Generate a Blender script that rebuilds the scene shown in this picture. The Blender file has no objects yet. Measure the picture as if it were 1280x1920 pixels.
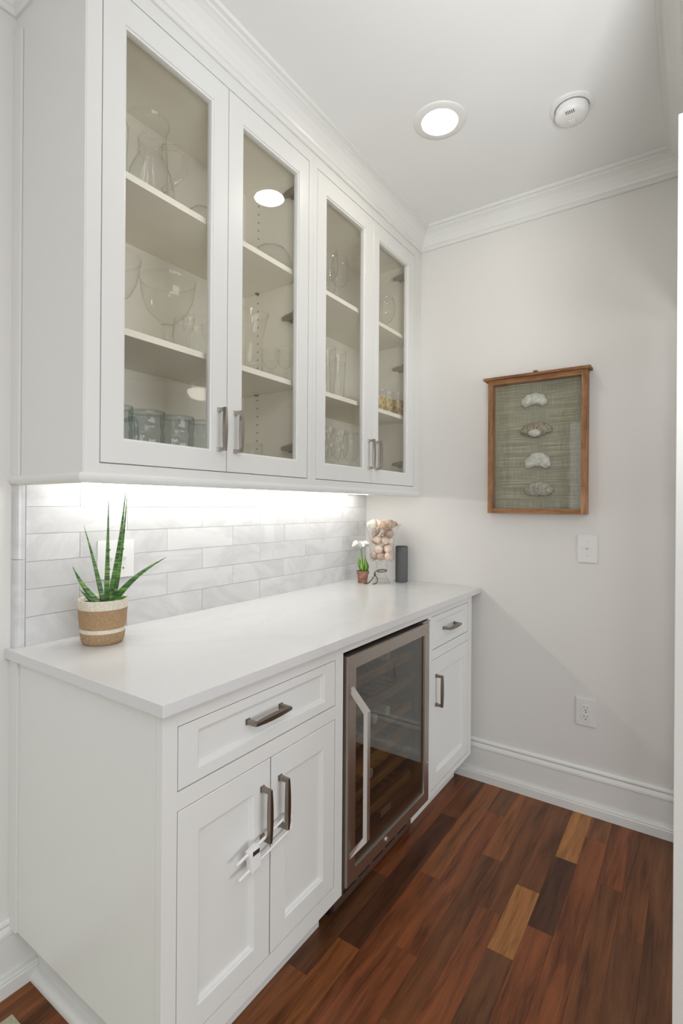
import bpy, bmesh, math, random
from mathutils import Vector, Matrix
random.seed(7)
S = bpy.context.scene
COL = S.collection
PI = math.pi

# ------------------------------------------------------------------ camera
YAW, ROLL, FPX, V0 = math.radians(34.464), math.radians(0.4), 962.6, 948.26
F = Vector((-math.sin(YAW), math.cos(YAW), 0)); R = Vector((math.cos(YAW), math.sin(YAW), 0)); U = Vector((0, 0, 1))
cam = bpy.data.cameras.new('camera'); camo = bpy.data.objects.new('camera', cam); COL.objects.link(camo)
cx = R * math.cos(ROLL) + U * math.sin(ROLL); cy = U * math.cos(ROLL) - R * math.sin(ROLL)
M = Matrix((cx, cy, -F)).transposed().to_4x4(); M.translation = Vector((1.4895, -0.623, 1.302))
camo.matrix_world = M
cam.sensor_fit = 'VERTICAL'; cam.sensor_height = 36; cam.sensor_width = 24
cam.lens = FPX / 1920 * 36; cam.shift_y = (V0 - 960) / 1920; cam.clip_start = 0.02
S.camera = camo

# ------------------------------------------------------------------ world, lights, exposure
wd = bpy.data.worlds.new('world'); S.world = wd; wd.use_nodes = True
wd.node_tree.nodes['Background'].inputs[0].default_value = (0.9, 0.95, 1, 1)
wd.node_tree.nodes['Background'].inputs[1].default_value = 0.3
S.view_settings.view_transform = 'Standard'; S.view_settings.look = 'None'
S.view_settings.gamma = 1; S.view_settings.use_curve_mapping = False
S.view_settings.exposure = 0.0
S.cycles.transparent_max_bounces = 32      # many panes and glasses stand one behind another
def area(name, loc, target, sx, sy, power, col):
    l = bpy.data.lights.new(name, 'AREA'); l.shape = 'RECTANGLE'; l.size = sx; l.size_y = sy
    l.energy = power; l.color = col
    o = bpy.data.objects.new(name, l); COL.objects.link(o); o.location = loc
    o.rotation_euler = (Vector(target) - Vector(loc)).to_track_quat('-Z', 'Y').to_euler()
    return o
area('fill_light_east', (6.1, 0.2, 1.3), (0, 0.2, 1.3), 3.2, 1.6, 92, (0.88, 0.94, 1.0))  # added soft fill from the unseen far side of the room; no window built
area('fill_light_south', (1.3, -3.4, 1.5), (1.3, 2, 1.4), 2.4, 1.9, 21, (0.88, 0.94, 1.0))  # added light behind the camera to brighten the end wall; no window there
area('fill_uplight', (3.0, -0.9, 1.45), (2.6, -0.6, 2.7), 0.6, 0.6, 12, (0.95, 0.98, 1.0))  # unseen up-facing area light, added to lift the ceiling; no lamp stands here
area('fill_overhead', (2.6, -1.2, 2.66), (2.6, -1.2, 0), 1.6, 1.6, 30, (0.95, 0.97, 1.0))  # overhead fill added in the adjoining room, no fixture modelled
area('ceiling_fill', (1.9, -0.6, 1.2), (1.15, 0.9, 2.7), 0.5, 0.5, 6.2, (0.95, 0.98, 1.0)).data.spread = 1.3  # added beam aimed upward so the ceiling in view renders brighter; invented source
CAN_EMIT, LED_EMIT, BOWL_EMIT = 54.0, 37.0, 7.0

# ------------------------------------------------------------------ materials
MATS = {}
def srgb(c):
    return tuple((x / 12.92 if x <= 0.04045 else ((x + 0.055) / 1.055) ** 2.4) for x in [v / 255 for v in c])
class NT:
    def __init__(s, name):
        m = bpy.data.materials.new(name); m.use_nodes = True; s.m = m; s.t = m.node_tree; s.n = s.t.nodes; s.l = s.t.links
        for x in list(s.n): s.n.remove(x)
        s.out = s.n.new('ShaderNodeOutputMaterial'); MATS[name] = m
    def node(s, typ, **kw):
        x = s.n.new(typ)
        for k, v in kw.items():
            if k in x.inputs: x.inputs[k].default_value = v
            else: setattr(x, k, v)
        return x
    def bsdf(s, col=(0.8, 0.8, 0.8), rough=0.5, metal=0.0, **kw):
        b = s.n.new('ShaderNodeBsdfPrincipled')
        b.inputs['Base Color'].default_value = (*col, 1); b.inputs['Roughness'].default_value = rough
        b.inputs['Metallic'].default_value = metal
        for k, v in kw.items(): b.inputs[k].default_value = v
        s.l.new(b.outputs[0], s.out.inputs[0]); s.b = b
        return b
    def link(s, a, b): s.l.new(a, b)
    def ramp(s, fac, stops):
        r = s.n.new('ShaderNodeValToRGB'); e = r.color_ramp.elements
        while len(e) < len(stops): e.new(0.5)
        for el, (p, c) in zip(e, stops): el.position = p; el.color = (*c, 1)
        s.l.new(fac, r.inputs[0]); return r
    def bump(s, h, strength=0.1, dist=0.002):
        b = s.n.new('ShaderNodeBump'); b.inputs['Strength'].default_value = strength; b.inputs['Distance'].default_value = dist
        s.l.new(h, b.inputs['Height']); s.l.new(b.outputs[0], s.b.inputs['Normal'])
    def coords(s, scale=(1, 1, 1), rnd=0.0, gen=False):
        """object coordinates, shifted by a random amount per object"""
        tc = s.n.new('ShaderNodeTexCoord'); mp = s.n.new('ShaderNodeMapping'); mp.inputs['Scale'].default_value = scale
        s.l.new(tc.outputs['Object'], mp.inputs[0])
        if rnd:
            oi = s.n.new('ShaderNodeObjectInfo'); mu = s.n.new('ShaderNodeMath'); mu.operation = 'MULTIPLY'; mu.inputs[1].default_value = rnd
            s.l.new(oi.outputs['Random'], mu.inputs[0]); s.l.new(mu.outputs[0], mp.inputs['Location'])
        return mp.outputs[0]
    def noise(s, vec, scale, detail=4, rough=0.5, dist=0.0):
        n = s.n.new('ShaderNodeTexNoise'); n.inputs['Scale'].default_value = scale; n.inputs['Detail'].default_value = detail
        n.inputs['Roughness'].default_value = rough; n.inputs['Distortion'].default_value = dist
        s.l.new(vec, n.inputs['Vector']); return n.outputs[0]

def simple(name, col, rough=0.5, metal=0.0, **kw):
    t = NT(name); t.bsdf(col, rough, metal, **kw); return t.m
def paint(name, col, rough, bs=0.03, sc=180):
    t = NT(name); t.bsdf(col, rough); t.bump(t.noise(t.coords(), sc, 3), bs, 0.001); return t.m
paint('cabinet_white', (0.765, 0.768, 0.738), 0.32, 0.02, 90)
paint('cabinet_inside', (0.90, 0.86, 0.745), 0.5, 0.02, 90)
paint('trim_white', (0.785, 0.788, 0.757), 0.3, 0.02, 90)
paint('wall_grey', (0.755, 0.742, 0.71), 0.75, 0.06, 220)
paint('ceiling_white', (0.82, 0.825, 0.81), 0.85, 0.05, 220)
paint('plate_white', (0.78, 0.775, 0.76), 0.3, 0.0)
simple('grout', (0.50, 0.49, 0.47), 0.9)
simple('fan_blade', (0.30, 0.28, 0.26), 0.5)
simple('black', (0.012, 0.011, 0.011), 0.6)
simple('dark_plastic', (0.03, 0.03, 0.03), 0.45)
simple('cooler_liner', (0.09, 0.09, 0.085), 0.4)
simple('white_plastic', (0.83, 0.82, 0.80), 0.3)
simple('hinge_metal', (0.33, 0.30, 0.25), 0.4, 0.8)
simple('nickel', (0.30, 0.265, 0.23), 0.28, 1.0)
simple('nickel_pale', (0.44, 0.405, 0.365), 0.26, 1.0)
simple('polished_steel', (0.78, 0.77, 0.75), 0.3, 1.0)
simple('soil', (0.03, 0.02, 0.014), 0.95)
simple('capsule_gold', (0.45, 0.36, 0.12), 0.35, 0.6)
simple('capsule_dark', (0.06, 0.03, 0.05), 0.35, 0.2)
simple('capsule_silver', (0.82, 0.82, 0.81), 0.35, 0.2)
simple('bottle_glass', (0.015, 0.022, 0.012), 0.06)
simple('label_paper', (0.75, 0.73, 0.68), 0.7)
simple('white_petal', (0.86, 0.85, 0.80), 0.6)
simple('stem_green', (0.13, 0.27, 0.05), 0.5)
simple('leaf_lime', (0.20, 0.40, 0.05), 0.45)
def glowing(name, col, e):
    t = NT(name); t.bsdf((0.8, 0.8, 0.8), 0.5); t.b.inputs['Emission Color'].default_value = (*col, 1); t.b.inputs['Emission Strength'].default_value = e
glowing('lamp_lens', (1.0, 0.93, 0.82), CAN_EMIT)
glowing('led', (1.0, 0.985, 0.96), LED_EMIT)
glowing('lamp_bowl', (1.0, 0.95, 0.86), BOWL_EMIT)
def glass(name, tint, ior=1.45, edge=(0.8, 0.8, 0.8), rough=0.02, edge_amt=0.0):
    t = NT(name)
    # Schlick reflectance from the facing angle, the same on both sides of a thin wall
    r0 = ((ior - 1) / (ior + 1)) ** 2
    fc = t.n.new('ShaderNodeLayerWeight'); fc.inputs['Blend'].default_value = 0.5
    pw = t.node('ShaderNodeMath', operation='POWER'); pw.inputs[1].default_value = 5; t.link(fc.outputs['Facing'], pw.inputs[0])
    lw = t.node('ShaderNodeMath', operation='MULTIPLY_ADD'); lw.inputs[1].default_value = 1 - r0; lw.inputs[2].default_value = r0; t.link(pw.outputs[0], lw.inputs[0])
    tr = t.n.new('ShaderNodeBsdfTransparent'); gl = t.n.new('ShaderNodeBsdfGlossy'); gl.inputs['Roughness'].default_value = rough
    if edge_amt:
        f = t.n.new('ShaderNodeLayerWeight'); f.inputs['Blend'].default_value = 0.35
        r = t.ramp(f.outputs['Facing'], [(0.0, tint), (0.55, tint), (1.0, edge)])
        t.link(r.outputs[0], tr.inputs[0])
    else: tr.inputs[0].default_value = (*tint, 1)
    mx = t.n.new('ShaderNodeMixShader'); t.link(lw.outputs[0], mx.inputs[0]); t.link(tr.outputs[0], mx.inputs[1]); t.link(gl.outputs[0], mx.inputs[2])
    t.link(mx.outputs[0], t.out.inputs[0])
glass('pane_glass', (0.99, 0.99, 0.985), 1.42)
glass('cooler_glass', (0.72, 0.73, 0.68), 2.3)
glass('clear_glass', (0.99, 0.99, 0.985), 1.45, (0.86, 0.86, 0.83), 0.05, 1)
glass('blue_glass', (0.84, 0.875, 0.885), 1.5, (0.22, 0.27, 0.29), 0.03, 1)
glass('picture_glass', (0.95, 0.96, 0.95), 1.4)

t = NT('steel'); t.bsdf((0.52, 0.475, 0.43), 0.34, 1.0)
t.bump(t.noise(t.coords((1, 1, 220)), 30, 2), 0.05, 0.0005)
t = NT('quartz'); t.bsdf((0.69, 0.69, 0.68), 0.16)
v = t.coords(); n1 = t.noise(v, 1.1, 6, 0.55, 1.1)
r = t.ramp(n1, [(0.0, (0.69, 0.69, 0.68)), (0.47, (0.69, 0.69, 0.68)), (0.5, (0.665, 0.665, 0.658)), (0.53, (0.69, 0.69, 0.68)), (1.0, (0.70, 0.70, 0.69))])
t.link(r.outputs[0], t.b.inputs['Base Color'])
t = NT('marble'); t.bsdf((0.8, 0.8, 0.79), 0.22)
v = t.coords((1, 1, 1.6), 30.0); n1 = t.noise(v, 2.6, 7, 0.6, 1.2); n2 = t.noise(v, 2.0, 3, 0.5, 0.4)
r1 = t.ramp(n1, [(0.0, (1, 1, 1)), (0.40, (1, 1, 1)), (0.5, (0.86, 0.86, 0.865)), (0.56, (0.98, 0.98, 0.98)), (1.0, (1, 1, 1))])
r2 = t.ramp(n2, [(0.35, (0.62, 0.62, 0.615)), (0.65, (0.68, 0.68, 0.675))])
mx = t.node('ShaderNodeMix', data_type='RGBA', blend_type='MULTIPLY'); mx.inputs[0].default_value = 0.8
t.link(r2.outputs[0], mx.inputs[6]); t.link(r1.outputs[0], mx.inputs[7]); t.link(mx.outputs[2], t.b.inputs['Base Color'])

def wood(name, dark, mid, light, rough=0.36, stretch=(20, 1.6, 20), sc=1.5, rnd=40.0, spec=0.3):
    t = NT(name); t.bsdf(mid, rough); t.b.inputs['Specular IOR Level'].default_value = spec
    v = t.coords(stretch, rnd); a = t.noise(v, sc, 8, 0.6, 0.5)
    v2 = t.coords((stretch[0] * 5, stretch[1] * 2.2, stretch[2] * 5), rnd); b = t.noise(v2, sc * 2, 3, 0.6, 0.2)
    ad = t.node('ShaderNodeMath', operation='ADD'); mu = t.node('ShaderNodeMath', operation='MULTIPLY'); mu.inputs[1].default_value = 0.35
    t.link(b, mu.inputs[0]); t.link(a, ad.inputs[0]); t.link(mu.outputs[0], ad.inputs[1])
    r = t.ramp(ad.outputs[0], [(0.50, dark), (0.67, mid), (0.86, light)])
    t.link(r.outputs[0], t.b.inputs['Base Color']); t.bump(ad.outputs[0], 0.05, 0.0006)
    return t.m
PLANKS = []
for i, (c, k) in enumerate([((118, 72, 42), .42), ((106, 64, 37), .40), ((128, 77, 43), .42), ((100, 63, 39), .38), ((156, 104, 58), .40), ((82, 50, 33), .34), ((120, 68, 39), .42)]):
    m = srgb(c); d = tuple(x * (1 - k * 1.35) for x in m); l = tuple(x * (1 + k) for x in m)
    PLANKS.append(wood('plank_wood_%d' % i, d, m, l))
wood('frame_wood', srgb((112, 76, 48)), srgb((150, 107, 70)), srgb((182, 138, 98)), 0.5, (14, 14, 2), 2.2)
wood('frame_wood_across', srgb((108, 72, 44)), srgb((144, 101, 65)), srgb((174, 130, 90)), 0.5, (2, 14, 14), 2.2)
wood('rack_wood', srgb((96, 66, 40)), srgb((140, 102, 64)), srgb((172, 132, 88)), 0.5, (20, 2, 20), 2.0)
t = NT('grasscloth'); t.bsdf((0.3, 0.32, 0.27), 0.85)
a = t.noise(t.coords((2.5, 1, 260)), 2.0, 5, 0.7); b = t.noise(t.coords((160, 1, 6)), 2.5, 2, 0.5)
ad = t.node('ShaderNodeMath', operation='MULTIPLY_ADD'); ad.inputs[1].default_value = 0.3; t.link(b, ad.inputs[0]); t.link(a, ad.inputs[2])
r = t.ramp(ad.outputs[0], [(0.46, srgb((112, 107, 92))), (0.64, srgb((156, 152, 134))), (0.82, srgb((206, 196, 168)))])
t.link(r.outputs[0], t.b.inputs['Base Color']); t.bump(ad.outputs[0], 0.3, 0.001)
def rough_mat(name, c1, c2, sc, rough=0.8, bs=0.4, bd=0.002):
    t = NT(name); t.bsdf(c1, rough); n = t.noise(t.coords((1, 1, 1), 9.0), sc, 5, 0.6)
    r = t.ramp(n, [(0.35, c1), (0.68, c2)]); t.link(r.outputs[0], t.b.inputs['Base Color']); t.bump(n, bs, bd)
rough_mat('coral_white', srgb((190, 187, 178)), srgb((232, 230, 222)), 60)
rough_mat('coral_brown', srgb((112, 98, 78)), srgb((192, 180, 156)), 130)
rough_mat('coral_grey', srgb((142, 136, 122)), srgb((205, 200, 186)), 110)
rough_mat('jute', srgb((150, 118, 82)), srgb((204, 174, 136)), 420, 0.95, 0.9, 0.003)
rough_mat('cotton_rope', srgb((206, 196, 174)), srgb((236, 230, 214)), 240, 0.95, 0.6, 0.003)
rough_mat('terracotta', srgb((122, 84, 66)), srgb((176, 134, 112)), 60, 0.9, 0.2, 0.001)
rough_mat('speaker_cloth', srgb((84, 85, 85)), srgb((108, 109, 109)), 900, 0.95, 0.3, 0.0005)
rough_mat('twine', srgb((62, 58, 34)), srgb((120, 108, 70)), 400, 0.95, 0.6, 0.001)
rough_mat('rug_pile', srgb((170, 166, 138)), srgb((204, 200, 174)), 300, 1.0, 0.8, 0.003)
SHELLS = []
for i, (a, b) in enumerate([((204, 176, 156), (234, 216, 200)), ((172, 156, 146), (214, 202, 192)), ((212, 174, 148), (238, 212, 190)), ((226, 212, 192), (246, 238, 224)), ((160, 134, 116), (206, 182, 160))]):
    t = NT('shell_%d' % i); t.bsdf(srgb(a), 0.45)
    n = t.noise(t.coords((30, 30, 90), 9.0), 2.0, 4, 0.6); r = t.ramp(n, [(0.35, srgb(a)), (0.65, srgb(b))]); t.link(r.outputs[0], t.b.inputs['Base Color']); SHELLS.append(t.m)
t = NT('snake_leaf'); t.bsdf((0.08, 0.2, 0.05), 0.38)
n = t.noise(t.coords((6, 6, 150), 9.0), 1.0, 3, 0.6, 0.6); r = t.ramp(n, [(0.34, srgb((34, 62, 30))), (0.52, srgb((72, 118, 52))), (0.72, srgb((150, 182, 96)))])
t.link(r.outputs[0], t.b.inputs['Base Color'])
t = NT('amber_pattern'); t.bsdf(srgb((190, 150, 70)), 0.2)
vo = t.node('ShaderNodeTexVoronoi', Scale=55.0); t.link(t.coords(), vo.inputs['Vector'])
r = t.ramp(vo.outputs['Distance'], [(0.1, srgb((140, 112, 58))), (0.45, srgb((198, 168, 100))), (0.8, srgb((206, 196, 164)))]); t.link(r.outputs[0], t.b.inputs['Base Color'])

# ------------------------------------------------------------------ mesh helpers (all in world metres)
def B(): return bmesh.new()
def quad(bm, *pts): return bm.faces.new([bm.verts.new(p) for p in pts])
def box(bm, x0, x1, y0, y1, z0, z1, bev=0.0):
    g = bmesh.ops.create_cube(bm, size=1)['verts']
    for v in g:
        v.co = Vector((x0 + (v.co.x + .5) * (x1 - x0), y0 + (v.co.y + .5) * (y1 - y0), z0 + (v.co.z + .5) * (z1 - z0)))
    if bev:
        es = list({e for v in g for e in v.link_edges})
        bmesh.ops.bevel(bm, geom=es, offset=bev, segments=2, affect='EDGES', profile=0.7)
    return bm
def loft(bm, loops, cap=True, close=True):
    rows = [[bm.verts.new(p) for p in lp] for lp in loops]
    n = len(rows[0])
    for a, b in zip(rows, rows[1:]):
        for i in range(n if close else n - 1):
            bm.faces.new((a[i], a[(i + 1) % n], b[(i + 1) % n], b[i]))
    if cap: bm.faces.new(rows[0][::-1]); bm.faces.new(rows[-1])
    return rows
def lathe(bm, prof, c=(0, 0, 0), seg=32, wob=None):
    """prof: list of (radius, z); open shell of revolution about the vertical through c; radius 0 closes it"""
    rows = []
    for r, z in prof:
        if r < 1e-6: rows.append([bm.verts.new((c[0], c[1], c[2] + z))]); continue
        rows.append([bm.verts.new((c[0] + r * (1 + (wob(i / seg, z) if wob else 0)) * math.cos(2 * PI * i / seg), c[1] + r * (1 + (wob(i / seg, z) if wob else 0)) * math.sin(2 * PI * i / seg), c[2] + z)) for i in range(seg)])
    for a, b in zip(rows, rows[1:]):
        for i in range(seg):
            j = (i + 1) % seg
            if len(a) == 1 and len(b) == 1: continue
            if len(a) == 1: bm.faces.new((a[0], b[j], b[i]))
            elif len(b) == 1: bm.faces.new((a[i], a[j], b[0]))
            else: bm.faces.new((a[i], a[j], b[j], b[i]))
def tube(bm, pts, rad, seg=10, cap=True):
    pts = [Vector(p) for p in pts]; n = len(pts)
    rr = rad if isinstance(rad, (list, tuple)) else [rad] * n
    loops = []; up = Vector((0.13, 0.31, 0.94))
    for i, p in enumerate(pts):
        d = (pts[min(i + 1, n - 1)] - pts[max(i - 1, 0)]).normalized()
        if abs(d.dot(up)) > 0.97: up = Vector((1, 0.1, 0))
        s = d.cross(up).normalized(); up = s.cross(d).normalized()
        loops.append([p + rr[i] * (math.cos(2 * PI * k / seg) * s + math.sin(2 * PI * k / seg) * up) for k in range(seg)])
    loft(bm, loops, cap)
def spline(pts, n=6):
    P = [Vector(p) for p in pts]; P = [2 * P[0] - P[1]] + P + [2 * P[-1] - P[-2]]; out = []
    for i in range(1, len(P) - 2):
        for k in range(n):
            t = k / n; a, b, c, d = P[i - 1:i + 3]
            out.append(0.5 * ((2 * b) + (c - a) * t + (2 * a - 5 * b + 4 * c - d) * t * t + (3 * b - a - 3 * c + d) * t ** 3))
    return out + [P[-2]]
def prism(bm, prof, a, b):
    """prof: points as functions of the run position: list of callables or (fixed) -> loops at a and b"""
    loft(bm, [[p(a) for p in prof], [p(b) for p in prof]])
def disc(bm, c, r, axis='Z', seg=32):
    vs = []
    for i in range(seg):
        x, y = r * math.cos(2 * PI * i / seg), r * math.sin(2 * PI * i / seg)
        vs.append(bm.verts.new(Vector(c) + (Vector((x, y, 0)) if axis == 'Z' else Vector((x, 0, y)) if axis == 'Y' else Vector((0, x, y)))))
    bm.faces.new(vs)

WORLD = {}
def obj(name, bm, mat, parent=None, origin=None, smooth=False, angle=None):
    base = WORLD[parent.name] if parent else Vector(origin or (0, 0, 0))
    bmesh.ops.recalc_face_normals(bm, faces=bm.faces)
    me = bpy.data.meshes.new(name)
    if base.length: bmesh.ops.translate(bm, vec=-base, verts=bm.verts)
    bm.to_mesh(me); bm.free()
    for m in (mat if isinstance(mat, (list, tuple)) else [mat]): me.materials.append(MATS[m] if isinstance(m, str) else m)
    if smooth:
        me.polygons.foreach_set('use_smooth', [True] * len(me.polygons))
        if angle is not None: me.set_sharp_from_angle(angle=math.radians(angle))
    o = bpy.data.objects.new(name, me); COL.objects.link(o)
    if parent: o.parent = parent
    else: o.location = base
    WORLD[o.name] = base.copy()
    return o
def tag(o, label, cat, group=None):
    o['label'] = label; o['category'] = cat
    if group: o['group'] = group
    return o
def thing(name, label, cat, loc, group=None):
    o = bpy.data.objects.new(name, None); COL.objects.link(o); o.location = loc; o.empty_display_size = 0.05
    WORLD[o.name] = Vector(loc); return tag(o, label, cat, group)
def struct(name, bm, mat, parent=None, **kw):
    o = obj(name, bm, mat, parent, **kw)
    if not parent: o['kind'] = 'structure'
    return o
def dup(root, loc, label, group=None):
    r = root.copy(); COL.objects.link(r); r.location = loc; r['label'] = label; WORLD[r.name] = Vector(loc)
    if group: r['group'] = group
    for ch in root.children:
        c = ch.copy(); COL.objects.link(c); c.parent = r; WORLD[c.name] = Vector(loc)
        for g in ch.children:
            d = g.copy(); COL.objects.link(d); d.parent = c; WORLD[d.name] = Vector(loc)
    return r

# ------------------------------------------------------------------ dimensions
WL, YE, XR, ZC = -0.025, 1.79, 1.470, 2.700        # left drywall, end wall, right wall, ceiling
XF, XU = 0.6227, 0.322                              # front of base frames, front of wall cabinet frames
CT, CB = 0.914, 0.888                               # worktop top and underside

# ------------------------------------------------------------------ room shell
bm = B(); box(bm, WL - .1, 6.3, -3.6, 4.6, -0.06, -0.003); floor = struct('floor', bm, PLANKS[0])
PW = 0.0762; X0 = 0.535 - 8 * PW
ends = {8: [-0.62, 0.03, 0.501, 0.958], 9: [-0.3, 0.655, 1.42], 10: [-0.5, 0.22, 1.05], 11: [-0.4, 0.728, 1.55], 12: [-0.2, 0.52, 1.268],
        13: [-0.4, 0.3, 1.02], 14: [-0.3, 0.45, 0.876, 1.186], 15: [-0.25, 0.6, 1.029, 1.413], 16: [-0.4, 0.35, 1.6], 17: [-0.5, 0.7, 1.35], 18: [-0.45, 0.5, 1.15], 19: [-0.3, 0.85], 7: [0.1, 0.8, 1.3]}
tone = {(8, 2): 2, (8, 1): 5, (8, 3): 3, (9, 1): 2, (9, 2): 5, (14, 3): 4, (14, 2): 3, (15, 3): 5, (15, 2): 6, (15, 4): 4, (14, 4): 1, (12, 2): 1, (12, 3): 2, (13, 2): 6, (13, 3): 1, (10, 3): 2, (10, 2): 6, (16, 2): 6, (16, 1): 3, (17, 2): 1, (18, 2): 3, (18, 3): 1}
for k in range(0, 21):
    es = [-1.0] + ends.get(k, sorted(random.uniform(-0.8, 1.6) for _ in range(3))) + [YE]
    x0 = X0 + k * PW
    for j, (a, b) in enumerate(zip(es, es[1:])):
        if b - a < 0.02: continue
        bm = B(); box(bm, x0 + .0001, x0 + PW - .0001, a + .0001, b - .0001, -0.003, 0.0)
        es2 = [e for e in bm.edges if all(v.co.z > -0.001 for v in e.verts)]
        bmesh.ops.bevel(bm, geom=es2, offset=0.0004, segments=1, affect='EDGES')
        ti = tone.get((k, j), random.choice([0, 0, 1, 2, 6, 3, 6, 1]))
        o = obj('plank', bm, PLANKS[ti], floor)
bm = B(); box(bm, WL - .1, 6.3, -3.6, 4.6, ZC, ZC + .08); ceiling = struct('ceiling', bm, 'ceiling_white')
bm = B(); box(bm, WL - .1, WL, -3.6, YE + .1, 0, ZC); wall_left = struct('wall_left', bm, 'wall_grey')
bm = B(); box(bm, WL, XR + .12, YE, YE + .11, 0, ZC); wall_back = struct('wall_back', bm, 'wall_grey')
bm = B(); OY0, OY1, OZ = 0.74, 1.68, 2.03
box(bm, XR, XR + .12, .66, OY0, 0, ZC); box(bm, XR, XR + .12, OY1, YE, 0, ZC); box(bm, XR, XR + .12, OY0, OY1, OZ, ZC)
wall_right = struct('wall_right', bm, 'wall_grey')
bm = B(); box(bm, 6.2, 6.3, -3.6, 4.6, 0, ZC); struct('wall_far_right', bm, 'wall_grey')
bm = B(); box(bm, WL, 6.2, -3.6, -3.5, 0, ZC); struct('wall_front', bm, 'wall_grey')
bm = B(); box(bm, XR, 6.2, 4.5, 4.6, 0, ZC); struct('wall_far_back', bm, 'wall_grey')
bm = B(); box(bm, XR, XR + .12, YE + .11, 4.5, 0, ZC); struct('wall_room_left', bm, 'wall_grey')

# casing around the opening in the right wall
bm = B(); box(bm, XR - .012, XR + .132, .648, .66, 0, 2.03, .002); box(bm, XR - .012, XR, .66, OY0, 0, 2.03, .002)
struct('trim_1', bm, 'trim_white')
bm = B(); box(bm, XR - .012, XR, OY1, OY1 + .09, 0, 2.03, .002); box(bm, XR - .012, XR, .648, OY1 + .09, 2.03, 2.12, .002)
struct('trim_2', bm, 'trim_white')

# crown moulding, drawn as (distance from the wall, height below the ceiling)
CR = [(0, -.094), (.010, -.094), (.013, -.090), (.013, -.080), (.019, -.076), (.022, -.068), (.032, -.050), (.046, -.033), (.058, -.025), (.064, -.023), (.064, -.013), (.076, -.011), (.078, 0), (0, 0)]
def moulding(name, prof, place, a, b, miter_a=0, miter_b=0, mat='trim_white'):
    bm = B()
    loft(bm, [[place(d, z, a + miter_a * d) for d, z in prof], [place(d, z, b + miter_b * d) for d, z in prof]])
    return struct(name, bm, mat)
moulding('trim_3', CR, lambda d, z, s: (XU - .003 + d, s, ZC + z), .021, YE, -1, -1)                    # along the wall cabinets
moulding('trim_4', CR, lambda d, z, s: (s, YE - d, ZC + z), XU - .003, XR, 1, -1)                       # end wall
moulding('trim_5', CR, lambda d, z, s: (XR - d, s, ZC + z), .66, YE, 0, -1)                             # right wall
moulding('trim_6', CR, lambda d, z, s: (s, .021 - d, ZC + z), WL, XU - .003, 1, 1)                      # cabinet side
moulding('trim_7', CR, lambda d, z, s: (WL + d, s, ZC + z), -3.5, .021, 0, -1)                          # left wall beyond the cabinets
BB = [(0, .190), (.006, .190), (.011, .186), (.013, .180), (.011, .174), (.009, .171), (.012, .167), (.016, .158), (.017, .150), (.014, .147), (.014, .047), (.026, .047), (.028, .043), (.028, .038), (.030, .034), (.030, .004), (.030, 0), (0, 0)]
moulding('baseboard_back', BB, lambda d, z, s: (s, YE - d, z), .50, XR, 0, 0)
moulding('baseboard_left', BB, lambda d, z, s: (WL + d, s, z), -3.5, .0775, 0, 0)
moulding('baseboard_room', BB, lambda d, z, s: (6.2 - d, s, z), -3.5, 4.5, 0, 0)

# marble tiles
rows = [(CT, .9925), (.9935, 1.0678), (1.0688, 1.1432), (1.1442, 1.2188), (1.2198, 1.2932), (1.2942, 1.352)]
bm = B(); box(bm, WL, -.0035, .03, YE, CT - .02, 1.352); obj('grout_bed', bm, 'grout', wall_left)
for i, (z0, z1) in enumerate(rows[::-1]):
    start = .1885 if i % 2 == 0 else .3415
    js = [.0395] + [start + .3040 * k for k in range(6) if start + .304 * k < YE - .02] + [YE]
    for a, b in zip(js, js[1:]):
        jx = random.uniform(-.0004, .0004)
        bm = B(); box(bm, -.006, jx, a + .0006, b - .0006, z0, z1, .0007); obj('tile', bm, 'marble', wall_left, smooth=False)
for z0, z1 in ((CT, 1.151), (1.1522, 1.352)):
    bm = B(); prof = [(WL, .014), (-.012, .0145), (-.005, .017), (-.0012, .022), (0, .028), (0, .0385), (WL, .0385)]
    loft(bm, [[(x, y, z0) for x, y in prof], [(x, y, z1) for x, y in prof]]); obj('edge_tile', bm, 'marble', wall_left)

# ------------------------------------------------------------------ cabinet pieces
def ring_front(bm, y0, y1, z0, z1, x, loops, fill=True, thick=.019):
    """door or drawer front: loops are (inset_y, inset_z_low, inset_z_high, x offset)"""
    L = [[(x - thick, y0, z0), (x - thick, y1, z0), (x - thick, y1, z1), (x - thick, y0, z1)]]
    for iy, il, ih, dx in loops:
        L.append([(x + dx, y0 + iy, z0 + il), (x + dx, y1 - iy, z0 + il), (x + dx, y1 - iy, z1 - ih), (x + dx, y0 + iy, z1 - ih)])
    rows = loft(bm, L, cap=False)
    bm.faces.new(rows[0][::-1]) if fill else None
    if fill: bm.faces.new(rows[-1])
    else:
        a, b = rows[-1], rows[0]
        for i in range(4): bm.faces.new((a[i], a[(i + 1) % 4], b[(i + 1) % 4], b[i]))
def shaker(bm, y0, y1, z0, z1, x, st, rl, rh):
    e = .0012
    ring_front(bm, y0, y1, z0, z1, x, [(0, 0, 0, -e), (e, e, e, 0), (st - .010, rl - .010, rh - .010, 0), (st - .008, rl - .008, rh - .008, -.0035), (st - .004, rl - .004, rh - .004, -.0045), (st, rl, rh, -.0105)])
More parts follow.
